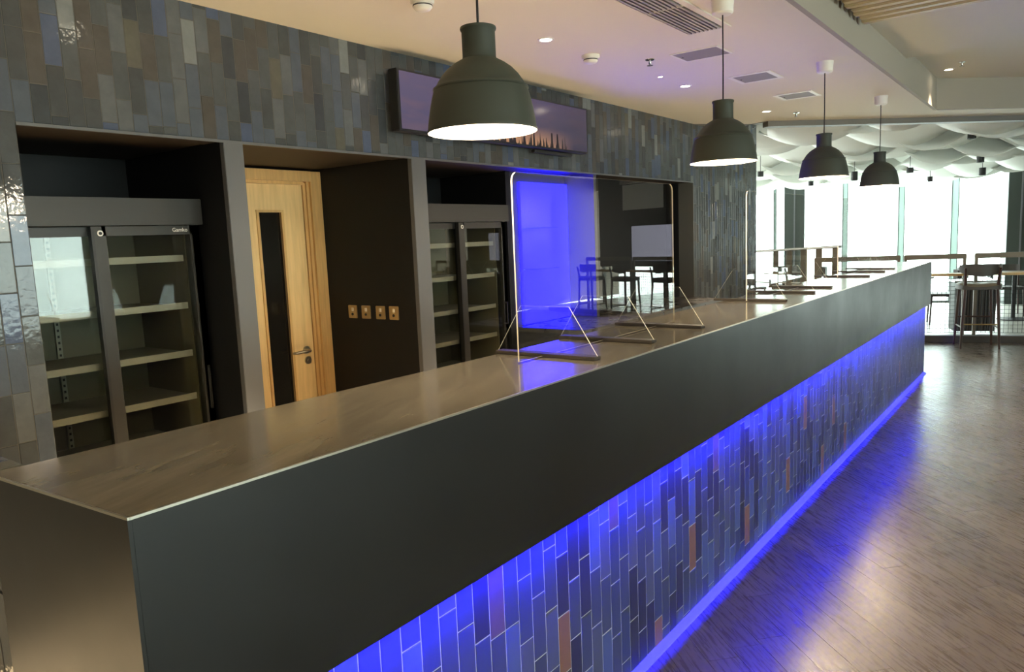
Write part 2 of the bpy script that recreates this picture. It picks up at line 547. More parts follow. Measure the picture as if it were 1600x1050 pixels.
# back counter
bc = empty('back_counter', (-3.465, 4.63, 0), 0, 'dark stone back bar counter below the blue alcove', 'counter')
MB().rbox(0.0, 0.62, 0.0, 2.76, 0.84, 0.875, 0.004).build('worktop', M['darkstone'], bc)
MB().box(0.0, 0.56, 0.01, 2.75, 0.06, 0.84).build('carcass', M['black'], bc)
for k in range(4):
    d = MB().rbox(0.56, 0.578, 0.03 + k * 0.68, 0.69 + k * 0.68, 0.12, 0.82, 0.003).build('door', M['alu_dark'], bc)
    MB().tube([(0.60, 0.12 + k * 0.69, 0.74), (0.60, 0.60 + k * 0.69, 0.74)], 0.006).build('handle', M['steel'], d)

# ------------------------------------------------------------------ door
door = empty('door_1', (-4.13, 2.15, 0), 0, 'light oak door with narrow dark glass panel and lever handle', 'door', kind='structure')
W_ = 1.115
fr = MB()
fr.box(0, 0.09, 0, 0.10, 0, 2.062)
fr.box(0, 0.09, W_ - 0.085, W_, 0, 2.062)
fr.box(0, 0.09, 0.10, W_ - 0.085, 1.995, 2.062)
fr.build('frame', M['oak_dark'], door)
st = MB()
st.box(0.01, 0.07, W_ - 0.105, W_ - 0.085, 0, 1.995)
st.box(0.01, 0.055, W_ - 0.125, W_ - 0.105, 0, 1.99)
st.box(0.01, 0.07, 0.10, W_ - 0.125, 1.975, 1.995)
st.build('door_stop', M['oak_dark'], door)
y0, y1, p0, p1 = 0.12, 0.985, 0.640, 0.812
lf = MB()
lf.box(0.004, 0.048, y0, p0, 0.01, 1.975)
lf.box(0.004, 0.048, p1, y1, 0.01, 1.975)
lf.box(0.004, 0.048, p0, p1, 1.80, 1.975)
lf.box(0.004, 0.048, p0, p1, 0.01, 0.35)
leaf = lf.build('leaf', M['oak'], door)
MB().box(0.02, 0.03, p0, p1, 0.35, 1.80).build('glass_panel', M['dpane'], leaf)
bd = MB()
for a, b in ((p0 - 0.014, p0 + 0.004), (p1 - 0.004, p1 + 0.014)): bd.box(0.046, 0.056, a, b, 0.34, 1.812)
bd.box(0.046, 0.056, p0, p1, 1.796, 1.812)
bd.build('glazing_bead', M['oak_dark'], leaf)
hd = MB()
hd.tube([(0.048, 0.925, 0.885), (0.056, 0.925, 0.885)], 0.027, 20)
hd.tube([(0.05, 0.925, 0.885), (0.095, 0.925, 0.885), (0.105, 0.915, 0.885), (0.105, 0.80, 0.882), (0.09, 0.79, 0.882)], 0.0095, 10)
hd.build('lever_handle', M['steel'], leaf, True)
MB().tube([(0.048, 0.93, 0.815), (0.058, 0.93, 0.815)], 0.026, 20).tube([(0.05, 0.93, 0.815), (0.062, 0.93, 0.815)], 0.009, 10).build('lock_cover', M['steel'], leaf, True)

# ------------------------------------------------------------------ switch plates on the black wall
sw_lab = ['leftmost of the four square metal switches on the black wall, nearest the oak door',
          'second square metal switch from the oak door on the black wall',
          'third square metal switch from the oak door on the black wall',
          'rightmost of the four square metal switches on the black wall, nearest the grey post']
for i, x in enumerate((-3.805, -3.676, -3.540, -3.417)):
    s = empty('wall_switch', (x, 3.268, 1.131), 0, sw_lab[i], 'switch', 'metal switches on the black wall')
    MB().rbox(-0.043, 0.043, -0.008, 0, -0.043, 0.043, 0.003).build('plate', M['brassy'], s)
    MB().rbox(-0.006, 0.014, -0.014, -0.007, 0.004, 0.028, 0.002).build('rocker', M['cream'], s)
    MB().tube([(0.0, -0.007, -0.016), (0, -0.012, -0.016)], 0.009, 12).build('indicator', M['alu_dark'], s, True)

# ------------------------------------------------------------------ refrigerators
def fridge(y0, y1, label, badge, handles):
    W = y1 - y0
    f = empty('glass_door_refrigerator', (-3.445, y0, 0), 0, label, 'refrigerator')
    H, D = 1.82, 0.62
    bd = MB()
    bd.box(-D, -D + 0.04, 0, W, 0.12, H)
    bd.box(-D + 0.04, 0, 0, 0.035, 0.12, H - 0.12)
    bd.box(-D + 0.04, 0, W - 0.035, W, 0.12, H - 0.12)
    bd.box(-D + 0.04, 0, 0.035, W - 0.035, 0.12, 0.18)
    bd.box(-D + 0.04, -0.01, 0, W, H - 0.12, H)
    bd.box(-D + 0.05, -0.03, 0.03, W - 0.03, 0, 0.12)
    bd.build('body', M['alu'], f)
    li = MB()
    li.box(-D + 0.04, -D + 0.046, 0.035, W - 0.035, 0.18, H - 0.12)
    li.box(-D + 0.04, -0.07, 0.035, 0.041, 0.18, H - 0.12)
    li.box(-D + 0.04, -0.07, W - 0.041, W - 0.035, 0.18, H - 0.12)
    li.box(-D + 0.04, -0.07, 0.041, W - 0.041, 0.18, 0.186)
    li.build('liner', M['cab'], f)
    MB().rbox(-0.012, 0.04, -0.004, W + 0.004, H - 0.122, H, 0.003).build('header', M['alu'], f)
    for k, z in enumerate((0.36, 0.60, 0.84, 1.06, 1.30, 1.535)):
        sh = MB().box(-D + 0.06, -0.09, 0.045, W - 0.045, z, z + 0.006)
        so = sh.build('shelf', M['shelf'], f)
        MB().rbox(-0.09, -0.083, 0.045, W - 0.045, z - 0.012, z + 0.020, 0.001).build('price_rail', M['shelf'], so)
    for q in (0.26, 0.5, 0.74):
        r = MB().box(-D + 0.046, -D + 0.058, W * q - 0.012, W * q + 0.012, 0.2, H - 0.14)
        rl = r.build('shelf_upright', M['shelf'], f)
        sl = MB()
        for k in range(46): sl.box(-D + 0.058, -D + 0.0585, W * q - 0.005, W * q + 0.005, 0.24 + k * 0.031, 0.252 + k * 0.031)
        sl.build('slots', M['alu_dark'], rl)
    mid = W * 0.5
    for k, (a, b, xo) in enumerate(((0.0, mid + 0.02, -0.035), (mid - 0.025, W, 0.0))):
        z0, z1 = 0.14, H - 0.125
        fw = 0.034
        dm = MB()
        dm.box(xo - 0.03, xo, a, a + fw * (1.5 if k else 1), z0, z1)
        dm.box(xo - 0.03, xo, b - fw * (1.4 if k else 1), b, z0, z1)
        dm.box(xo - 0.03, xo, a + fw, b - fw, z1 - 0.042, z1)
        dm.box(xo - 0.03, xo, a + fw, b - fw, z0, z0 + 0.05)
        d = dm.build('sliding_door', M['alu'] if k else M['alu_dark'], f)
        MB().box(xo - 0.017, xo - 0.012, a + fw, b - fw, z0 + 0.05, z1 - 0.042).build('glass', M['fpane'], d)
        if k:
            MB().box(xo - 0.03, xo + 0.002, a - 0.012, a, z0, z1).build('seal', M['alu_dark'], d)
            bt = MB().tube([(xo, a + 0.026, z1 - 0.03), (xo + 0.004, a + 0.026, z1 - 0.03)], 0.013, 20)
            bo = bt.build('lock_badge', M['white'], d, True)
            MB().tube([(xo + 0.004, a + 0.026, z1 - 0.03), (xo + 0.0046, a + 0.026, z1 - 0.03)], 0.0075, 16).build('lock_core', M['alu_dark'], bo)
            if badge:
                me = text_mesh('Gamko', 0.026)
                me.materials.append(M['white'])
                t = link('badge_lettering', me, d)
                t.rotation_euler = (math.pi / 2, 0, math.pi / 2)
                t.location = (xo + 0.001, b - 0.135, z1 - 0.028)
        if handles:
            yy = a + 0.05 if k == 0 else b - 0.05
            MB().tube([(xo, yy, 0.93), (xo + 0.03, yy, 0.93), (xo + 0.03, yy, 1.09), (xo, yy, 1.09)], 0.006, 8).build('handle', M['black_metal'], d, True)
        else:
            yy = b - 0.017 if k else a + 0.017
            MB().rbox(xo, xo + 0.004, yy - 0.008, yy + 0.008, 0.78, 1.0, 0.001).build('finger_pull', M['alu_dark'], d)
    return f
fridge(1.075, 2.012, 'large dark grey glass-door fridge with empty shelves beside the near tiled pier', True, False)
fridge(3.50, 4.49, 'grey glass-door fridge beside the blue alcove, reflecting the windows', False, True)

# ------------------------------------------------------------------ stretched display on the bulkhead
tv = empty('video_display', (WX + 0.036, 4.115, 2.205), 0, 'wide stretched video display on the tiled bulkhead showing a purple sunset', 'display')
MB().rbox(0.0, 0.068, -1.032, 1.035, 0.0, 0.345, 0.004).build('housing', M['black_metal'], tv)
scr = bpy.data.materials.new('display_picture')
scr.use_nodes = True
nt = scr.node_tree
b = nt.nodes['Principled BSDF']
b.inputs['Base Color'].default_value = (0.01, 0.01, 0.012, 1)
b.inputs['Roughness'].default_value = 0.15
tc = nt.nodes.new('ShaderNodeTexCoord')
sep = nt.nodes.new('ShaderNodeSeparateXYZ')
nt.links.new(tc.outputs['Object'], sep.inputs[0])
def mrange(src, a, b_, c, d):
    q = nt.nodes.new('ShaderNodeMapRange')
    for k, vv in zip(('From Min', 'From Max', 'To Min', 'To Max'), (a, b_, c, d)): q.inputs[k].default_value = vv
    nt.links.new(src, q.inputs['Value'])
    return q.outputs['Result']
def math_n(op, a, b_=None, v=None):
    q = nt.nodes.new('ShaderNodeMath')
    q.operation = op
    nt.links.new(a, q.inputs[0])
    if b_ is not None: nt.links.new(b_, q.inputs[1])
    elif v is not None: q.inputs[1].default_value = v
    return q.outputs[0]
def mixc(f, c1, c2):
    q = nt.nodes.new('ShaderNodeMix')
    q.data_type = 'RGBA'
    nt.links.new(f, q.inputs[0])
    for idx, c in ((6, c1), (7, c2)):
        if isinstance(c, tuple): q.inputs[idx].default_value = c + (1,)
        else: nt.links.new(c, q.inputs[idx])
    return q.outputs[2]
Y, Z = sep.outputs['Y'], sep.outputs['Z']
wv = nt.nodes.new('ShaderNodeTexNoise')
wv.inputs['Scale'].default_value = 3
mpn = nt.nodes.new('ShaderNodeMapping')
mpn.inputs['Scale'].default_value = (1, 1.2, 6)
nt.links.new(tc.outputs['Object'], mpn.inputs[0])
nt.links.new(mpn.outputs[0], wv.inputs['Vector'])
sky = mixc(mrange(Z, 0.0, 0.34, 0, 1), lin((104, 100, 140)), lin((126, 112, 150)))
sky = mixc(mrange(wv.outputs['Fac'], 0.45, 0.7, 0, 0.6), sky, lin((150, 122, 140)))
sky = mixc(mrange(Y, -0.9, 0.9, 0, 0.62), sky, lin((58, 54, 70)))
dy = math_n('ABSOLUTE', math_n('SUBTRACT', Y, v=0.10))
glow = math_n('MULTIPLY', mrange(dy, 0.25, 0.72, 1, 0), mrange(Z, 0.02, 0.15, 1, 0))
sky = mixc(glow, sky, lin((255, 190, 140)))
sil = nt.nodes.new('ShaderNodeTexNoise')
sil.noise_dimensions = '1D'
sil.inputs['Scale'].default_value = 26
nt.links.new(Y, sil.inputs['W'])
edge = mrange(sil.outputs['Fac'], 0.45, 0.66, 0.012, 0.115)
simask = math_n('MULTIPLY', math_n('LESS_THAN', Z, edge), math_n('LESS_THAN', dy, v=0.62))
pic = mixc(simask, sky, lin((44, 38, 46)))
nt.links.new(pic, b.inputs['Emission Color'])
b.inputs['Emission Strength'].default_value = 0.3
MB().box(0.068, 0.0695, -1.012, 1.015, 0.012, 0.333).build('screen', scr, tv)
br = MB().box(-0.03, 0.0, -0.99, -0.93, 0.05, 0.30).box(-0.03, 0.0, -0.2, 0.2, 0.08, 0.26).box(-0.03, 0.0, 0.93, 0.99, 0.05, 0.30)
br.build('wall_bracket', M['black_metal'], tv)
MB().rbox(0.0, 0.03, 0.35, 0.86, -0.028, -0.006, 0.004).build('cable_tray', M['black_metal'], tv)

# ------------------------------------------------------------------ floor
def clip_poly(poly, a, b, c):   # keep a*x+b*y<=c
    out = []
    for i in range(len(poly)):
        p, q = poly[i], poly[(i + 1) % len(poly)]
        dp, dq = a * p[0] + b * p[1] - c, a * q[0] + b * q[1] - c
        if dp <= 0: out.append(p)
        if (dp < 0 < dq) or (dq < 0 < dp):
            t = dp / (dp - dq)
            out.append((p[0] + t * (q[0] - p[0]), p[1] + t * (q[1] - p[1])))
    return out
ledge_c = NL.x * A0.x + NL.y * A0.y
fl = [(-4.5, -3.0), (6.8, -3.0), (6.8, 14.0), (-4.5, 14.0)]
fl = clip_poly(fl, NL.x, NL.y, ledge_c)
floor = struct(MB().prism(fl, -0.12, -0.012).build('floor', M['subfloor']), 'dark oak plank floor laid diagonally', 'floor')
pa = math.radians(-42.8)
pd, pn = Vector((math.cos(pa), math.sin(pa))), Vector((-math.sin(pa), math.cos(pa)))
PW = 0.121
planks = []
org = Vector((-0.651, 2.915))
for i in range(-90, 110):
    offs = random.uniform(0, 1.3)
    s = -14 + offs
    while s < 14:
        ln = random.choice((0.9, 1.1, 1.25, 1.4))
        a, b2 = s + 0.0008, s + ln - 0.0008
        s += ln
        lo, hi = i * PW + 0.0008, (i + 1) * PW - 0.0008
        poly = []
        for (t1, t2) in ((a, lo), (b2, lo), (b2, hi), (a, hi)):
            q = org + pd * t1 + pn * t2
            poly.append((q.x, q.y))
        pieces = [poly]
        if min(p[0] for p in poly) < -1.22:
            pieces = [clip_poly(clip_poly(poly, 0, 1, 8.65), -1, 0, 1.22), clip_poly(clip_poly(poly, 0, -1, -8.65), -1, 0, 3.15)]
        for poly in pieces:
            for cl3 in ((1, 0, 6.6), (0, -1, 2.9), (NL.x, NL.y, ledge_c)):
                if len(poly) >= 3: poly = clip_poly(poly, *cl3)
            if len(poly) < 3: continue
            cx = sum(p[0] for p in poly) / len(poly)
            cy = sum(p[1] for p in poly) / len(poly)
            pr = project((cx, cy, 0))
            vis = 0
            if pr and pr[0] < 1750 and pr[1] < 1250 and pr[0] > 900: vis = 1 / pr[2]
            planks.append((vis, cx, cy, poly, random.randrange(4)))
planks.sort(key=lambda q: -q[0])
rest = MB()
for k, (vis, cx, cy, poly, mi) in enumerate(planks):
    top = random.uniform(-0.0006, 0.0)
    if k < 290 and vis > 0:
        o = MB().prism([(p[0] - cx, p[1] - cy) for p in poly], -0.012 - 0.0, top).build('plank', M['plank%d' % mi], floor)
        o.location = (cx, cy, 0)
    else:
        rest.prism(poly, -0.012, top, mi)
o = rest.build('plank_field', [M['plank%d' % i] for i in range(4)], floor)
o['kind'] = 'stuff'

struct(MB().box(-4.14, -1.655, -2.9, 8.6, -0.012, 0.0).build('floor_service', M['service']), 'pale floor of the service aisle behind the bar', 'floor')  # out of sight; its pale colour throws downlight back onto the ceiling

# ------------------------------------------------------------------ ceilings
def edge_y(x): return 9.31 + 0.9775 * (x + 1.15)
def bulk_y(x): return 8.62 + 0.9775 * (x + 1.15)
cl = MB()
cl.prism([(WX - 0.15, -3.0), (APX - 0.03, -3.0), (APX - 0.03, bulk_y(APX) + 0.05), (6.8, bulk_y(6.8) + 0.05), (6.8, edge_y(6.8)), (APX, edge_y(APX)), (-2.58, edge_y(-2.58)), (-2.78, 7.98), (WX - 0.15, 7.44)], ZC, ZC + 0.10)
struct(cl.build('ceiling', M['ceiling']), 'pale painted ceiling over the bar', 'ceiling')
rc = MB()
rc.prism([(APX, -3.0), (6.8, -3.0), (6.8, 6.95), (APX, 6.95)], 2.885, 3.05)
rc.prism([(APX, 6.95), (6.8, 6.95), (6.8, bulk_y(6.8)), (APX, bulk_y(APX))], ZR, 3.05)
struct(rc.build('ceiling_raised', M['ceiling']), 'raised ceiling over the customer side', 'ceiling')
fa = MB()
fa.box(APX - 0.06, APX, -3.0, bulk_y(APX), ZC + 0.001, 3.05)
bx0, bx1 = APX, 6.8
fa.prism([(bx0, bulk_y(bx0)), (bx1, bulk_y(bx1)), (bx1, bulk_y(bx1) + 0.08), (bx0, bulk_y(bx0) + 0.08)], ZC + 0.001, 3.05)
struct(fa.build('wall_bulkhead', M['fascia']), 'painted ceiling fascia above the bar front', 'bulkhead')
eb = MB()
def edge_beam(p, q, w, z0, z1):
    p, q = Vector(p), Vector(q)
    d = (q - p).normalized()
    nn = Vector((-d.y, d.x)) * w
    eb.prism([p, q, q + nn, p + nn], z0, z1)
edge_beam((-2.58, edge_y(-2.58)), (6.8, edge_y(6.8)), 0.12, ZC - 0.055, ZC + 0.1)
edge_beam((WX, 7.44), (-2.78, 7.98), 0.1, ZC - 0.003, ZC + 0.1)
edge_beam((-2.78, 7.98), (-2.58, edge_y(-2.58)), 0.1, ZC - 0.003, ZC + 0.1)
struct(eb.build('trim_4', M['beam']), 'grey beam along the far ceiling edge', 'trim')

# slatted timber panel in the raised ceiling
sp = empty('slatted_ceiling_panel', (APX + 0.03, 5.25, 2.885), 0, 'pale timber slat panel hung in the raised ceiling', 'ceiling panel')
MB().box(0, 2.6, -2.7, 0.03, -0.012, 0.0).build('backing', M['grille_dark'], sp)
sm = MB().rbox(0, 2.6, -0.03, 0.03, -0.075, -0.012, 0.006).mesh('slat', M['slat'])
for k in range(25):
    o = link('slat', sm, sp)
    o.location = (0.0 if k % 2 == 0 else 0.012, -0.02 - k * 0.108, 0)

# ------------------------------------------------------------------ bar counter
bar = empty('bar_counter', (-1.38, 4.5, 0), 0, 'long bar counter with dark apron, brown stone top and blue-lit tiled front', 'bar')
OX, OY = -1.38, 4.5
def BX(mb, x0, x1, y0, y1, z0, z1): return mb.box(x0 - OX, x1 - OX, y0 - OY, y1 - OY, z0, z1)
ct = MB()
e = 0.022   # near end is cut very slightly askew
ct.prism([(APX - 0.004 - OX, BY0 + e - OY), (APX - 0.004 - OX, BY1 - OY), (-1.555 - OX, BY1 - OY), (-1.595 - OX, 4.5 - OY), (-1.64 - OX, BY0 - 0.008 - OY)], ZT - 0.02, ZT)
ct.build('countertop', M['stone'], bar)
ap = MB()
BX(ap, APX - 0.02, APX, BY0 + 0.025, BY1, ZA, ZT - 0.004)
ap.build('apron', M['apron'], bar)
ep = MB()
ep.prism([(APX - 0.0005 - OX, BY0 + e - 0.004 - OY), (APX - 0.0005 - OX, BY0 + e + 0.014 - OY), (-1.645 - OX, BY0 + 0.008 - OY), (-1.645 - OX, BY0 - 0.012 - OY)], 0.0, ZT - 0.004)
ep.build('end_panel', M['apron'], bar)
BX(MB(), APX - 0.06, APX, BY1 - 0.001, BY1 + 0.012, ZA, ZT - 0.004).build('far_end_panel', M['apron'], bar)
et = MB()
BX(et, APX - 0.004, APX + 0.0008, BY0 + e, BY1, ZT - 0.004, ZT + 0.0006)
et.prism([(APX - OX, BY0 + e - 0.004 - OY), (APX - OX, BY0 + e - OY), (-1.64 - OX, BY0 - 0.008 - OY), (-1.64 - OX, BY0 - 0.012 - OY)], ZT - 0.004, ZT + 0.0006)
et.build('edge_strip', M['edge_trim'], bar)  # pale strip stands in for the bright highlight on the bevelled edge
us = MB()
BX(us, -1.6, APX - 0.02, BY0 + 0.03, BY1, ZA + 0.062, ZA + 0.08)
us.build('soffit_board', M['black'], bar)
bk = MB()
BX(bk, -1.60, -1.56, BY0 + 0.03, BY1, 0.0, ZT - 0.02)
BX(bk, -1.60, TLX - 0.01, BY1 - 0.06, BY1 - 0.03, 0, ZA + 0.03)
bk.build('rear_panel', M['black'], bar)
fp = MB()
BX(fp, TLX - 0.04, TLX - 0.0006, BY0 + 0.03, BY1 - 0.03, 0.0, ZA + 0.06)
front = fp.build('front_panel', M['grout_bar'], bar)
BX(MB(), TLX - 0.04, TLX + 0.001, BY1 - 0.03, BY1 - 0.024, 0.0, ZA + 0.03).build('corner_trim', M['silver'], bar)
sk = MB()
sk.add([(TLX - OX, BY0 + 0.03 - OY, 0), (TLX + 0.03 - OX, BY0 + 0.03 - OY, 0), (TLX + 0.03 - OX, BY1 - 0.03 - OY, 0), (TLX - OX, BY1 - 0.03 - OY, 0),
        (TLX - OX, BY0 + 0.03 - OY, 0.018), (TLX + 0.026 - OX, BY0 + 0.03 - OY, 0.004), (TLX + 0.026 - OX, BY1 - 0.03 - OY, 0.004), (TLX - OX, BY1 - 0.03 - OY, 0.018)],
       [(0, 3, 2, 1), (4, 5, 6, 7), (0, 1, 5, 4), (1, 2, 6, 5), (2, 3, 7, 6), (3, 0, 4, 7)])
sk.build('skirting_strip', M['silver'], bar)
led = MB()
BX(led, APX - 0.0232, APX - 0.0205, BY0 + 0.05, BY1 - 0.05, ZA + 0.042, ZA + 0.053)
led.build('led_strip', M['blue_led'], bar)
bpy.context.view_layer.update()
# bar front tiles
rust = [(1.428, 0.601), (2.068, 0.681), (1.747, 0.327), (2.393, 0.023), (2.702, 0.282), (3.339, 0.159), (4.018, 0.225), (5.303, 0.132), (4.964, 0.384), (3.008, 0.628), (4.314, 0.503), (7.263, 0.249), (4.686, 0.117)]
bar_w = ['b_slate'] * 8 + ['b_blue'] * 5 + ['b_dark'] * 6 + ['b_grey'] * 3 + ['b_mid'] * 7 + ['b_green'] * 3
tiles = []
y = BY0 + 0.03
seq = [0.0, 0.62, 0.25, 0.85, 0.45, 0.12, 0.72]
ci = 0
while y < BY1 - 0.03:
    a, b2 = y, min(y + TW, BY1 - 0.03)
    offs = seq[ci % 7] * TH + random.uniform(-0.02, 0.02)
    hit = [r for r in rust if a <= r[0] < b2]
    if hit: offs = hit[0][1] - TH / 2
    def pk(s, z, hit=hit):
        if hit and abs(z - hit[0][1]) < TH * 0.45: return 'b_rust' if hit[0][1] < 0.55 else 'b_plum'
        return random.choice(bar_w)
    tiles += column_tiles(a, b2, [(0.005, ZA + 0.058)], offs, pk, lambda s, z: frame_matrix((TLX - 0.007, s, z), Vector((0, 1, 0)), Vector((0, 0, 1)), Vector((1, 0, 0)), 0.003))
    y += TW
    ci += 1
lay_tiles(front, tiles, 298)

# ------------------------------------------------------------------ acrylic screens on the bar
def screen(x, y0, length, feet, label):
    s = empty('acrylic_screen', (x, y0, ZT + 0.0008), 0, label, 'screen', 'clear acrylic screens on the bar top')
    hgt = 0.615
    t = 0.0025
    r = 0.03
    # rounded top corners, faces clear, rim cream for the light it catches
    poly = [(0, 0.004), (length, 0.004)]
    for k in range(6):
        a = k / 5 * math.pi / 2
        poly.append((length - r + r * math.cos(a), hgt - r + r * math.sin(a)))
    for k in range(6):
        a = math.pi / 2 + k / 5 * math.pi / 2
        poly.append((r + r * math.cos(a), hgt - r + r * math.sin(a)))
    mb = MB()
    nn = len(poly)
    vs = [(-t, p[0], p[1]) for p in poly] + [(t, p[0], p[1]) for p in poly]
    mb.add(vs, [tuple(range(nn - 1, -1, -1)), tuple(range(nn, 2 * nn))], 0)
    mb.add(vs, [(i, (i + 1) % nn, nn + (i + 1) % nn, nn + i) for i in range(nn)], 1)
    mb.build('sheet', [M['acrylic'], M['acr_edge']], s)
    for fy in feet:
        q = fy - y0
        w0, w1, h = 0.205, 0.10, 0.172
        pl = [(-w0, 0.012), (w0, 0.012), (w1, h), (-w1, h)]
        fm = MB()
        tv_ = 0.002
        vs = [(p[0], q - tv_, p[1]) for p in pl] + [(p[0], q + tv_, p[1]) for p in pl]
        fm.add(vs, [(0, 1, 2, 3), (7, 6, 5, 4)], 0)
        fm.add(vs, [(i, 4 + i, 4 + (i + 1) % 4, (i + 1) % 4) for i in range(4)], 1)
        fo = fm.build('foot_plate', [M['acrylic'], M['acr_edge']], s)
        MB().rbox(-w0, w0, q - 0.022, q + 0.022, 0.0, 0.012, 0.002).build('base_bar', M['foot'], fo)
screen(-1.43, 1.908, 1.185, (2.065, 2.475, 2.935), 'clear acrylic screen nearest the camera on the bar top, in front of the blue panel')
screen(-1.455, 4.10, 1.185, (4.15, 4.715, 5.124), 'middle clear acrylic screen on the bar top, in front of the far tiled pier')
screen(-1.46, 6.14, 1.185, (6.26, 6.86, 7.30), 'farthest clear acrylic screen at the window end of the bar top')

# ------------------------------------------------------------------ pendants
def pendant_master():
    p = empty('pendant_lamp', (0, 0, 0))
    outer = [(0.160, 0.0), (0.1615, 0.006), (0.159, 0.012), (0.157, 0.03), (0.151, 0.065), (0.143, 0.100), (0.137, 0.118), (0.140, 0.121), (0.1385, 0.125), (0.132, 0.128),
             (0.125, 0.141), (0.112, 0.160), (0.095, 0.178), (0.076, 0.192), (0.060, 0.201), (0.0505, 0.206), (0.0485, 0.212), (0.0485, 0.283), (0.0515, 0.287), (0.0525, 0.291), (0.0515, 0.295), (0.046, 0.296), (0.042, 0.290), (0.006, 0.288)]
    MB().lathe(outer, n=56).build('shade', M['pend'], p, True)
    inner = [(0.160, 0.0), (0.155, 0.004), (0.152, 0.03), (0.146, 0.065), (0.138, 0.100), (0.128, 0.128), (0.108, 0.155), (0.085, 0.175), (0.05, 0.192), (0.005, 0.196)]
    MB().lathe(inner[::-1], n=56).build('liner', M['pend_in'], p, True)
    bl = [(0.001, 0.028), (0.02, 0.032), (0.036, 0.045), (0.044, 0.066), (0.042, 0.09), (0.028, 0.118), (0.018, 0.14), (0.018, 0.19)]
    MB().lathe(bl, n=24, cap0=True).build('bulb', M['bulb'], p, True)
    zc = ZC - 1.895
    MB().tube([(0, 0, 0.286), (0.001, 0.001, 0.45), (0, 0, zc - 0.05)], 0.0035, 8).build('cord', M['cord'], p, True)
    MB().lathe([(0.012, zc - 0.075), (0.042, zc - 0.074), (0.05, zc - 0.066), (0.052, zc - 0.03), (0.055, zc)], n=28, cap0=True).build('ceiling_rose', M['white'], p, True)
    return p
pm = pendant_master()
pl_labels = ['dark rubber pendant lamp hanging nearest the camera, the largest in view',
             'second dark pendant lamp from the camera, in front of the far tiled pier',
             'third dark pendant lamp from the camera, in front of the white wavy ceiling',
             'smallest and farthest dark pendant lamp, over the window end of the bar']
for i, y in enumerate((1.738, 3.62, 5.465, 7.30)):
    o = pm if i == 0 else copy_tree(pm)
    o.location = (-1.40, y, 1.895 - 0.018 * (i == 0))
    tag(o, pl_labels[i], 'pendant lamp', 'row of pendant lamps over the bar')
    l = bpy.data.lights.new('pendant_light', 'POINT')
    l.energy = P_PEND
    l.color = WARM
    l.shadow_soft_size = 0.045
    lo = bpy.data.objects.new('pendant_light', l)
    COL.objects.link(lo)
    lo.parent = o
    lo.location = (0, 0, 0.015)

# ------------------------------------------------------------------ ceiling fittings
def downlight(x, y, z, label, power=P_DOWN, r=0.042, group='round recessed downlights', angle=100):
    d = empty('downlight', (x, y, z), 0, label, 'downlight', group)
    MB().lathe([(r * 0.8, 0.0), (r * 0.8, -0.004), (r, -0.005), (r * 1.12, -0.002), (r * 1.14, 0.0)], n=28).build('bezel', M['white'], d, True)
    MB().lathe([(0.0005, -0.0025), (r * 0.8, -0.0025)], n=28).build('lens', M['lens'], d)
    if power: spot('downlight_beam', (0, 0, -0.012), power, d, angle=angle)
    return d
downlight(-2.415, 1.75, ZC, 'recessed downlight over the near end of the service aisle, before the near fridge', P_AISLE * 2.3, angle=52)
downlight(-2.415, 3.60, ZC, 'glowing recessed downlight in the ceiling just right of the nearest pendant', P_AISLE, angle=52)
downlight(-2.415, 5.48, ZC, 'recessed downlight in the blue-tinted ceiling beside the grey hatches', P_AISLE * 0.6, angle=52)
downlight(-2.385, 7.26, ZC, 'recessed downlight near the far ceiling edge beside the tiled pier', P_AISLE, angle=52)
downlight(-2.415, -0.1, ZC, 'recessed downlight over the service aisle behind the viewer', P_AISLE * 1.7, angle=52)  # extra aisle downlight out of view, added for bounce light
downlight(-2.40, 5.02, ZC, 'tiny recessed light next to the sprinkler in the blue-tinted ceiling', 0, 0.018, 'small recessed lights')
downlight(-1.005, 8.22, ZR, 'bright downlight in the corner of the raised ceiling recess', 55, angle=75)
k = 0  # extra downlights out of view, added to light the room
for (x, y) in ((1.6, 1.2), (1.6, 3.6), (1.6, 6.4), (4.4, 1.2), (4.4, 3.6), (4.4, 6.4), (0.2, 0.4), (0.4, -1.6)):
    z = 2.885 - (0.075 if -1.1 < x < 1.5 and 2.5 < y < 5.3 else 0)
    downlight(x, y, z, ['recessed downlight right of the viewer over the customer side', 'recessed downlight right of the slatted ceiling panel', 'recessed downlight over the customer side beyond the slatted panel', 'recessed downlight by the side window, nearest the rear wall', 'recessed downlight by the middle of the side window', 'recessed downlight by the far end of the side window', 'recessed downlight just right of the viewer', 'recessed downlight behind the viewer by the rear wall'][k], P_DOWN, 0.042, 'downlights over the customer side')
    k += 1

def smoke(x, y, label):
    d = empty('smoke_detector', (x, y, ZC), 0, label, 'smoke detector', 'white smoke detectors')
    MB().lathe([(0.055, 0), (0.055, -0.012), (0.050, -0.020)], n=28, cap1=True).build('base', M['white'], d, True)
    MB().lathe([(0.044, -0.020), (0.044, -0.034), (0.034, -0.046), (0.020, -0.050)], n=28, cap1=True).build('sensor_head', M['white'], d, True)
    MB().lathe([(0.0445, -0.024), (0.0455, -0.027), (0.0445, -0.030)], n=28).build('vent_ring', M['grille_dark'], d)
smoke(-2.43, 2.62, 'white smoke detector at the top edge of the picture left of the nearest pendant cord')
smoke(-2.43, 4.11, 'white smoke detector between two downlights on the ceiling')
def sprinkler(x, y, z, label):
    d = empty('sprinkler', (x, y, z), 0, label, 'sprinkler', 'ceiling sprinklers')
    MB().lathe([(0.03, 0), (0.028, -0.004), (0.012, -0.006)], n=20, cap1=True).build('escutcheon', M['chrome'], d, True)
    MB().lathe([(0.008, -0.006), (0.008, -0.028), (0.004, -0.034), (0.02, -0.036), (0.02, -0.038)], n=16, cap1=True).build('head', M['chrome'], d, True)
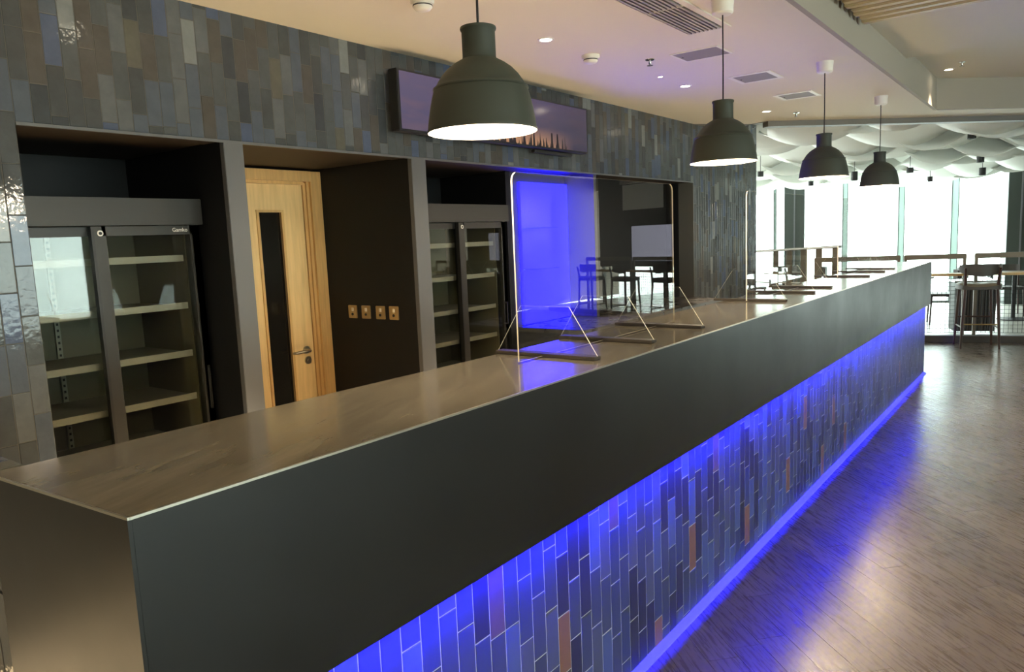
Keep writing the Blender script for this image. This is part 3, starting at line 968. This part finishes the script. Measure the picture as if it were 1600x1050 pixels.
sprinkler(-2.218, 4.49, ZC, 'chrome sprinkler head in the blue-tinted ceiling')
sprinkler(-2.205, 7.60, ZC, 'chrome sprinkler head near the far ceiling edge')
sprinkler(-0.87, 7.95, ZR, 'chrome sprinkler head in the raised ceiling recess')

# linear grille
gr = empty('air_grille', (-1.675, 3.25, ZC), 0, 'long slotted air grille in the ceiling above the bar', 'air grille')
MB().box(-0.105, 0.105, -0.83, 0.83, -0.002, -0.0004).build('backing', M['grille_dark'], gr)
gf = MB()
gf.box(-0.135, -0.10, -0.86, 0.86, -0.008, -0.0003).box(0.10, 0.135, -0.86, 0.86, -0.008, -0.0003)
gf.box(-0.10, 0.10, -0.86, -0.825, -0.008, -0.0003).box(-0.10, 0.10, 0.825, 0.86, -0.008, -0.0003).box(-0.10, 0.10, 0.30, 0.315, -0.009, -0.0003)
gf.build('frame', M['ceiling'], gr)
sm = MB().box(-0.006, 0.006, -0.825, 0.825, -0.012, -0.002).mesh('slat', M['grille'])
for k in range(8):
    o = link('slat', sm, gr)
    o.location = (-0.084 + k * 0.024, 0, 0)

def hatch(y0, y1, label, pale):
    h = empty('ceiling_hatch', (-1.915, (y0 + y1) / 2, ZC), 0, label, 'ceiling hatch', 'square ceiling hatches')
    w, d = 0.155, (y1 - y0) / 2
    f = MB()
    t = 0.03 if pale else 0.012
    f.box(-w, w, -d, -d + t, -0.006, -0.0003).box(-w, w, d - t, d, -0.006, -0.0003).box(-w, -w + t, -d + t, d - t, -0.006, -0.0003).box(w - t, w, -d + t, d - t, -0.006, -0.0003)
    f.build('frame', M['white'], h)
    MB().box(-w + t, w - t, -d + t, d - t, -0.0035, -0.0005).build('panel', M['hatch'], h)
    MB().tube([(-w + t + 0.02, 0, -0.0035), (-w + t + 0.02, 0, -0.006)], 0.006, 10).build('lock', M['grille_dark'], h)
hatch(4.46, 4.72, 'grey ceiling hatch nearest the slotted air grille, without a white frame', False)
hatch(5.42, 5.75, 'white-framed grey ceiling hatch, middle of the three', True)
hatch(6.46, 6.77, 'white-framed grey ceiling hatch farthest from the air grille', True)

# ------------------------------------------------------------------ far end: floor, kerb, balustrade
ff = [L(-7, 0.0), L(9, 0.0), L(9, 6.2), L(-7, 6.2)]
struct(MB().prism([p[:2] for p in ff], -0.12, -0.002).build('floor_far', M['far_floor']), 'pale floor of the seating area by the windows', 'floor')
kb = MB().prism([L(-2.2, -0.02)[:2], L(8, -0.02)[:2], L(8, 0.10)[:2], L(-2.2, 0.10)[:2]], 0.0, 0.085)
struct(kb.build('trim_5', M['kerb']), 'dark kerb at the edge of the plank floor', 'trim')
struct(MB().prism([L(-2.2, 0.0)[:2], L(8, 0.0)[:2], L(8, 0.08)[:2], L(-2.2, 0.08)[:2]], 0.085, 0.092).build('trim_6', M['silver']), 'pale metal capping on the kerb', 'trim')

def rail_section(s0, s1, label):
    W = s1 - s0
    r = empty('balustrade', L(s0, 0.04, 0.092), ANG, label, 'balustrade', 'bronze balustrades with wire mesh')
    MB().rbox(0.0, W, -0.024, 0.024, 0.985, 1.05, 0.008).build('handrail', M['rail'], r)
    pm_ = MB().rbox(-0.018, 0.018, -0.02, 0.02, 0.0, 1.0, 0.003).mesh('post', M['rail'])
    for x in (0.02, W - 0.02):
        o = link('post', pm_, r)
        o.location = (x, 0, 0)
    ms = MB()
    x = 0.05
    while x < W - 0.03:
        ms.box(x - 0.002, x + 0.002, -0.002, 0.002, 0.03, 0.76)
        x += 0.05
    z = 0.03
    while z < 0.78:
        ms.box(0.03, W - 0.03, -0.002, 0.002, z - 0.002, z + 0.002)
        z += 0.05
    o = ms.build('wire_mesh', M['black_metal'], r)
    o['kind'] = 'stuff'
rail_section(-1.35, -0.30, 'bronze balustrade with mesh seen above the far end of the bar')
rail_section(-0.26, 0.455, 'bronze balustrade with mesh just left of the bar stool')
rail_section(0.545, 1.75, 'bronze balustrade with mesh behind and right of the bar stool')
rail_section(1.79, 3.0, 'bronze balustrade with mesh beyond the right picture edge')
rail_section(3.04, 4.3, 'next bronze balustrade along, beyond the right picture edge')
rail_section(4.34, 5.5, 'bronze balustrade in front of the large video screen')
rail_section(5.54, 6.8, 'bronze balustrade farthest right, by the plaster wall')
sh = empty('drinks_shelf', L(-0.3, -0.13, 0.875), ANG, 'narrow timber drinks shelf along the balustrade behind the stool', 'shelf')
MB().rbox(0, 7.0, -0.13, 0.13, 0, 0.028, 0.004).build('board', M['oak_dark'], sh)
for x in (0.12, 1.0, 2.1, 3.2, 4.6, 6.0):
    MB().box(x - 0.01, x + 0.01, -0.02, 0.15, -0.04, 0.0).build('bracket', M['black_metal'], sh)

# ------------------------------------------------------------------ bar stool
def stool_master():
    s = empty('bar_stool')
    # local: x across, +y towards the shelf, back at -y
    ys, xs = 0.19, 0.205
    def leg(sx, back):
        if back:
            pts = [(sx * xs, -ys, 0.0), (sx * (xs - 0.015), -ys + 0.012, 0.35), (sx * (xs - 0.035), -ys + 0.02, 0.72), (sx * (xs - 0.03), -ys + 0.01, 0.86), (sx * (xs - 0.02), -ys - 0.02, 0.99)]
            rr = [0.012, 0.017, 0.02, 0.019, 0.014]
        else:
            pts = [(sx * xs, ys, 0.0), (sx * (xs - 0.015), ys - 0.015, 0.35), (sx * (xs - 0.035), ys - 0.03, 0.74)]
            rr = [0.012, 0.017, 0.02]
        MB().tube(pts, rr, 10).build('leg', M['wood_dark'], s, True)
    for sx in (-1, 1):
        leg(sx, True)
        leg(sx, False)
    # seat: dished pad
    n = 14
    vs, fs = [], []
    for lay in (0, 1):
        for j in range(n + 1):
            for i in range(n + 1):
                a, b = i / n * 2 - 1, j / n * 2 - 1
                sq = (abs(a) ** 4 + abs(b) ** 4) ** 0.25
                mx_ = max(abs(a), abs(b)) or 1
                f = mx_ / (sq or 1)
                xx, yy = a * f * 0.232, b * f * 0.215
                if lay == 0: z = 0.715 + 0.012 * mx_ ** 4
                else: z = 0.79 + 0.022 * a * a - 0.03 * mx_ ** 8
                vs.append((xx, yy + 0.0, z))
    K = (n + 1) ** 2
    for j in range(n):
        for i in range(n):
            q = j * (n + 1) + i
            fs.append((q, q + n + 1, q + n + 2, q + 1))
            fs.append((K + q, K + q + 1, K + q + n + 2, K + q + n + 1))
    for i in range(n):
        fs.append((i, i + 1, K + i + 1, K + i))
        q = n * (n + 1) + i
        fs.append((q + 1, q, K + q, K + q + 1))
        q = i * (n + 1)
        fs.append((q + n + 1, q, K + q, K + q + n + 1))
        q = i * (n + 1) + n
        fs.append((q, q + n + 1, K + q + n + 1, K + q))
    mb = MB().add(vs, fs)
    mb.mi = [1 if (min(f) >= K) else 0 for f in mb.f]
    mb.build('seat', [M['leather'], M['leather_tan']], s, True)
    # backrest: curved band
    bk = MB()
    vs, fs = [], []
    n = 18
    for i in range(n + 1):
        a = -1.05 + 2.10 * i / n
        hh = 0.075 - 0.03 * abs(a) ** 2
        zc_ = 0.955 + 0.022 * abs(a)
        for rr, zz in ((0.232, zc_ + hh), (0.258, zc_ + hh), (0.255, zc_ - hh), (0.235, zc_ - hh)):
            vs.append((rr * math.sin(a) * 1.02, 0.04 - rr * math.cos(a), zz))
    for i in range(n):
        for k in range(4):
            fs.append((i * 4 + k, i * 4 + (k + 1) % 4, i * 4 + 4 + (k + 1) % 4, i * 4 + 4 + k))
    fs += [(3, 2, 1, 0), (n * 4, n * 4 + 1, n * 4 + 2, n * 4 + 3)]
    bk.add(vs, fs).build('backrest', M['leather'], s, True)
    MB().tube([(-0.188, -ys + 0.012, 0.30), (0.188, -ys + 0.012, 0.30)], 0.009, 8).build('footrest', M['brass'], s, True)
    MB().tube([(-0.188, ys - 0.015, 0.36), (0.188, ys - 0.015, 0.36)], 0.01, 8).build('stretcher', M['wood_dark'], s, True)
    for sx in (-1, 1):
        MB().tube([(sx * 0.19, -ys + 0.012, 0.26), (sx * 0.19, ys - 0.013, 0.26)], 0.01, 8).build('stretcher', M['wood_dark'], s, True)
    return s
sm_ = stool_master()
for i, (s, lab) in enumerate(((0.51, 'dark walnut bar stool with curved back standing at the balustrade'), (1.62, 'dark bar stool at the shelf, first beyond the right picture edge'), (2.5, 'dark bar stool at the shelf, second beyond the right picture edge'), (3.4, 'dark bar stool at the shelf, third beyond the right picture edge'), (4.3, 'dark bar stool left of the large video screen'), (5.3, 'dark bar stool in front of the large video screen'), (6.2, 'dark bar stool farthest right along the shelf'))):
    o = sm_ if i == 0 else copy_tree(sm_)
    o.location = L(s, -0.375, 0)
    o.rotation_euler = (0, 0, ANG)
    tag(o, lab, 'bar stool', 'bar stools along the balustrade')

# ------------------------------------------------------------------ tables and chairs beyond the balustrade
def table(s, t, label, r=0.36, h=0.74):
    o = empty('cafe_table', L(s, t, -0.002), ANG, label, 'table', 'cafe tables by the windows')
    MB().lathe([(0.01, h), (r, h), (r, h - 0.025), (r - 0.02, h - 0.03), (0.01, h - 0.03)], n=32).build('table_top', M['table'], o, True)
    MB().lathe([(0.03, 0.02), (0.03, h - 0.03)], n=16).build('column', M['black_metal'], o, True)
    MB().lathe([(0.22, 0.0), (0.22, 0.01), (0.04, 0.025)], n=28, cap0=True).build('base', M['black_metal'], o, True)
def chair_master():
    c = empty('cafe_chair')
    for sx in (-1, 1):
        MB().tube([(sx * 0.2, -0.2, 0), (sx * 0.18, -0.17, 0.45), (sx * 0.18, -0.20, 0.80)], [0.011, 0.014, 0.012], 8).build('leg', M['wood_dark'], c, True)
        MB().tube([(sx * 0.2, 0.2, 0), (sx * 0.18, 0.18, 0.45)], [0.011, 0.014], 8).build('leg', M['wood_dark'], c, True)
    MB().rbox(-0.215, 0.215, -0.2, 0.215, 0.43, 0.475, 0.015).build('seat', M['leather'], c, True)
    vs, fs = [], []
    n = 10
    for i in range(n + 1):
        a = -0.85 + 1.7 * i / n
        for rr, zz in ((0.25, 0.82), (0.272, 0.82), (0.272, 0.66), (0.25, 0.66)): vs.append((rr * math.sin(a), 0.03 - rr * math.cos(a), zz))
    for i in range(n):
        for k in range(4): fs.append((i * 4 + k, i * 4 + (k + 1) % 4, i * 4 + 4 + (k + 1) % 4, i * 4 + 4 + k))
    fs += [(3, 2, 1, 0), (n * 4, n * 4 + 1, n * 4 + 2, n * 4 + 3)]
    MB().add(vs, fs).build('backrest', M['leather'], c, True)
    return c
cm = chair_master()
first = True
tl = ['cafe table seen through the mesh left of the bar stool', 'cafe table seen through the mesh right of the bar stool', 'cafe table beyond the far acrylic screen', 'cafe table beyond the tiled pier']
for i, (s, t) in enumerate(((0.05, 1.95), (1.62, 2.6), (-1.75, 3.9), (-2.6, 1.5))):
    table(s, t, tl[i])
    for k, (ds, dt, rz) in enumerate(((-0.52, 0.1, -1.5), (0.52, 0.1, 1.5), (0.05, 0.58, 3.1))):
        o = cm if first else copy_tree(cm)
        first = False
        o.location = L(s + ds, t + dt, -0.002)
        o.rotation_euler = (0, 0, ANG + rz)
        tag(o, 'dark chair %s the %s' % (('left of', 'right of', 'behind')[k], tl[i]), 'chair', 'cafe chairs by the windows')
# slatted dark cabinet behind the stool
sc_ = empty('slatted_cabinet', L(0.72, 0.75, -0.002), ANG, 'dark vertical-slat cabinet behind the bar stool', 'cabinet')
MB().box(-0.24, 0.24, 0.0, 0.4, 0.05, 0.72).build('body', M['black_metal'], sc_)
MB().rbox(-0.26, 0.26, -0.03, 0.42, 0.72, 0.745, 0.004).build('top', M['table'], sc_)
sm2 = MB().box(-0.009, 0.009, -0.018, 0.0, 0.06, 0.71).mesh('slat', M['kerb'])
for k in range(14):
    o = link('slat', sm2, sc_)
    o.location = (-0.225 + k * 0.0346, 0, 0)
# stair balustrade at left, beyond the bar end
g = empty('stair_balustrade', L(-1.03, 1.0, -0.002), ANG, 'bronze stair balustrade beyond the far end of the bar', 'balustrade')
for k in range(5):
    MB().rbox(-0.21 * k - 0.045, -0.21 * k + 0.045, 0.35 * k - 0.03, 0.35 * k + 0.03, 0, 1.24 - 0.015 * k, 0.004).build('post', M['rail'], g)
MB().tube([(0.06, -0.1, 1.262), (-1.3, 2.2, 1.165)], 0.022, 10).build('handrail', M['rail'], g, True)
MB().tube([(0.06, -0.1, 0.72), (-1.3, 2.2, 0.62)], 0.012, 8).build('mid_rail', M['rail'], g, True)

# ------------------------------------------------------------------ facade
FT = 5.5
zt_ = 3.4
mull = [(-1.93, 0.06, 'thin'), (-1.56, 0.38, 'col'), (-0.61, 0.10, 'm'), (0.39, 0.115, 'm'), (1.30, 0.125, 'm'), (2.27, 0.42, 'col'), (-3.0, 0.12, 'm'), (-4.0, 0.12, 'm'), (-5.0, 0.12, 'm'), (-6.0, 0.12, 'm')]
mull.sort()
fw = empty('window_1', L(0, FT, 0), ANG, 'bright full-height glazed facade with pale mint mullions', 'window', kind='structure')
for s, w, kd in mull:
    if kd == 'col': continue
    mo = MB().box(s - w / 2 + 0.012, s + w / 2 - 0.012, -0.09, 0.09, 0, zt_).build('mullion', M['mint'], fw)
    MB().box(s - w / 2, s - w / 2 + 0.014, -0.1, 0.1, 0, zt_).box(s + w / 2 - 0.014, s + w / 2, -0.1, 0.1, 0, zt_).build('mullion_edge', M['mull_dark'], mo)
ms = [q for q in mull]
for a, b in zip(ms[:-1], ms[1:]):
    MB().box(a[0] + a[1] / 2, b[0] - b[1] / 2, -0.006, 0.006, 0.03, 2.62).build('pane', M['pane'], fw)
MB().box(-6.2, 2.4, -0.06, 0.06, 2.62, zt_).build('spandrel', M['white_panel'], fw)
MB().box(-6.2, 2.4, -0.05, 0.05, -0.002, 0.03).build('sill', M['mull_dark'], fw)
for i, (s, w, kd) in enumerate([q for q in mull if q[2] == 'col']):
    cl_ = empty('facade_column', L(s, FT - 0.3, -0.002), ANG, ['grey-green facade column left of the far pendants', 'dark facade column at the right picture edge'][i], 'column')
    MB().rbox(-w / 2, w / 2, -0.2, 0.2, 0, zt_, 0.01).build('shaft', M['mull_dark'], cl_)
    MB().box(-0.012, 0.012, -0.215, -0.2, 0, zt_).build('cover_strip', M['silver'], cl_)

# upper ceiling over the window area
uc = MB().prism([L(-7, -4.0)[:2], L(9, -4.0)[:2], L(9, 6.2)[:2], L(-7, 6.2)[:2]], 3.4, 3.5)
struct(uc.build('ceiling_far', M['white_panel']), 'white ceiling above the wavy baffles by the windows', 'ceiling')

# wavy white baffles
nbaf = 13
for k in range(nbaf):
    t0 = -1.55 + k * 0.55
    zb = 2.86 - 0.030 * k
    ph = k * 1.9 + random.uniform(-0.4, 0.4)
    wl = random.uniform(1.9, 2.6)
    vs, fs = [], []
    N = 90
    s_0, s_1 = -4.2, 6.0
    for i in range(N + 1):
        s = s_0 + (s_1 - s_0) * i / N
        tw = 0.95 * math.sin(2 * math.pi * s / wl + ph)
        zc_ = zb + 0.07 * math.sin(2 * math.pi * s / (wl * 1.3) + ph * 0.7)
        for j in range(5):
            q = j / 4 * 2 - 1
            bow = 0.05 * (1 - q * q) * math.cos(2 * math.pi * s / wl + ph)
            vs.append(L(s, t0 + q * 0.34 * math.cos(tw * 0.6), zc_ + q * 0.24 * math.sin(tw) + bow))
    for i in range(N):
        for j in range(4):
            a = i * 5 + j
            fs.append((a, a + 1, a + 6, a + 5))
    clip = [(vs[i]) for i in range(len(vs))]
    # leave out what would run into the low ceiling edge or the tiled pier
    ok = lambda p: p[1] > edge_y(p[0]) + 0.16 and (p[1] > 9.5 or p[0] > WX + 0.1)
    fs = [f for f in fs if all(ok(vs[i]) for i in f)]
    if len(fs) < 20: continue
    used = sorted({i for f in fs for i in f})
    rm = {v_: n_ for n_, v_ in enumerate(used)}
    mb = MB().add([vs[i] for i in used], [tuple(rm[i] for i in f) for f in fs])
    o = mb.build('ceiling_baffle', M['white_panel'], None, True)
    md = o.modifiers.new('thickness', 'SOLIDIFY')
    md.thickness = 0.012
    od = ['first', 'second', 'third', 'fourth', 'fifth', 'sixth', 'seventh', 'eighth', 'ninth', 'tenth', 'eleventh', 'twelfth', 'thirteenth'][k]
    tag(o, 'wavy white ceiling baffle, %s row counted from the bar towards the windows' % od, 'ceiling baffle', 'wavy white ceiling baffles')

# hanging cylinder spotlights
for s, t, z0, z1, r, lab in ((0.515, 0.3, 2.592, 2.80, 0.05, 'largest black cylinder spotlight under the baffles, near the ceiling recess'), (0.974, 2.0, 2.398, 2.53, 0.05, 'black cylinder spotlight just below the largest one'), (1.257, 3.2, 2.271, 2.393, 0.05, 'lowest black cylinder spotlight above the bar stool'),
                        (0.12, 2.5, 2.343, 2.422, 0.05, 'small black cylinder spotlight just right of the farthest pendant'), (-0.68, 2.5, 2.276, 2.419, 0.05, 'black cylinder spotlight between the two farthest pendants'), (-1.318, 3.0, 2.262, 2.337, 0.04, 'tiny black cylinder spotlight left of the third pendant'),
                        (-2.09, 1.5, 2.37, 2.449, 0.045, 'black cylinder spotlight beside the edge of the tiled pier'), (0.56, 3.5, 2.232, 2.317, 0.04, 'tiny black cylinder spotlight above the middle window')):
    c = empty('cylinder_spotlight', L(s, t, z0), ANG, lab, 'spotlight', 'hanging cylinder spotlights')
    MB().lathe([(r * 0.8, 0.012), (r * 0.85, 0.0), (r, 0.0), (r, z1 - z0)], n=20, cap1=True).build('body', M['black_metal'], c, True)
    MB().lathe([(0.0005, 0.014), (r * 0.8, 0.014)], n=20).build('lens', M['chrome'], c)
    MB().tube([(0, 0, z1 - z0), (0, 0, 3.4 - z0)], 0.004, 6).build('stem', M['black_metal'], c)

# ------------------------------------------------------------------ the rest of the room, out of the picture
fr_ = MB().prism([L(2.5, 1.9)[:2], L(8.4, 1.9)[:2], L(8.4, 2.05)[:2], L(2.5, 2.05)[:2]], 0.85, 3.4)
fr_.prism([L(2.5, 2.05)[:2], L(2.65, 2.05)[:2], L(2.65, FT + 0.1)[:2], L(2.5, FT + 0.1)[:2]], 0.0, 3.4)
struct(fr_.build('wall_far_right', M['kerb']), 'dark brown wall with video screen beyond the right picture edge', 'wall')
w3 = empty('window_3', L(2.66, 1.97, 0), ANG, 'low window band under the dark brown wall', 'window', kind='structure')
for k in range(6):
    MB().box(0.02 + k * 0.95, 0.93 + k * 0.95, -0.005, 0.005, 0.03, 0.85).build('pane', M['pane'], w3)
    MB().box(0.93 + k * 0.95, 0.97 + k * 0.95, -0.04, 0.04, 0, 0.85).build('mullion', M['mull_dark'], w3)
vs_ = empty('video_screen', L(6.2, 1.86, 0.95), ANG, 'large grey video screen on the dark brown wall, beyond the right picture edge', 'screen')
MB().rbox(-1.15, 1.15, 0.0, 0.03, 0.0, 0.82, 0.004).build('housing', M['black_metal'], vs_)
MB().box(-1.12, 1.12, -0.002, 0.0, 0.03, 0.79).build('picture', mat('screen_picture', (120, 126, 140), 0.2, emit=lin((150, 150, 165)), estr=1.6, noise=(2, 0.3)), vs_)
wp_ = MB().prism([(-0.6, -0.01), (0.6, -0.01), (0.6, 0.0), (-0.6, 0.0)], 0, 0.55)
wo = wp_.build('wall_board', M['white'])
wo.location = L(7.0, 1.89, 2.1)
wo.rotation_euler = (0, 0, ANG)
tag(wo, 'plain white board above the large video screen', 'board')
def globe(x, y, z, zc, label):  # unseen globes, added to warm and brighten ceiling and tiles
    g_ = empty('globe_lamp', (x, y, z), 0, label, 'globe lamp', 'opal globe lamps over the customer side')
    prof = [(max(0.002, 0.13 * math.sin(math.pi * k / 16)), -0.13 * math.cos(math.pi * k / 16)) for k in range(17)]
    MB().lathe(prof, n=28).build('globe', mat('opal_globe', (255, 240, 215), 0.4, emit=(1.0, 0.78, 0.5), estr=P_GLOBE), g_, True)
    MB().tube([(0, 0, 0.12), (0, 0, zc - z - 0.02)], 0.004, 6).build('cord', M['cord'], g_)
    MB().lathe([(0.05, zc - z - 0.02), (0.05, zc - z)], n=20, cap0=True).build('ceiling_rose', M['white'], g_)
globe(1.3, -1.0, 2.1, 2.885, 'opal globe lamp behind and right of the viewer')
globe(1.3, 1.6, 2.1, 2.885, 'opal globe lamp right of the viewer, beside the bar front')
globe(1.9, 4.0, 2.05, 2.81, 'opal globe lamp under the slatted ceiling panel')
globe(-0.7, -1.6, 2.1, 2.885, 'opal globe lamp behind the viewer near the bar end')
wr = MB()
wr.box(6.8, 6.95, -3.0, -1.6, 0, 3.4).box(6.8, 6.95, 6.2, 17.5, 0, 3.4).box(6.8, 6.95, -1.6, 6.2, 0, 0.5).box(6.8, 6.95, -1.6, 6.2, 2.55, 3.4)
struct(wr.build('wall_right', M['plaster']), 'plastered wall on the customer side', 'wall')
struct(MB().box(-4.5, 6.95, -3.15, -3.0, 0, 3.4).build('wall_rear', M['plaster']), 'plastered wall behind the viewer', 'wall')
w2 = empty('window_2', (6.86, -1.6, 0.5), 0, 'wide window in the customer side wall', 'window', kind='structure')  # unseen side window, added to let in daylight; reflects in the near fridge
for k in range(6):
    MB().box(-0.004, 0.004, 0.03 + k * 1.3, 1.27 + k * 1.3, 0.03, 2.02).build('pane', M['pane'], w2)
for k in range(7):
    MB().box(-0.03, 0.03, k * 1.3 - 0.03, k * 1.3 + 0.03, 0, 2.05).build('mullion', M['mull_dark'], w2)
struct(MB().box(-9.5, -3.36, 9.3, 9.36, 0, 3.4).build('wall_left', M['plaster']), 'wall behind the tiled pier', 'wall')
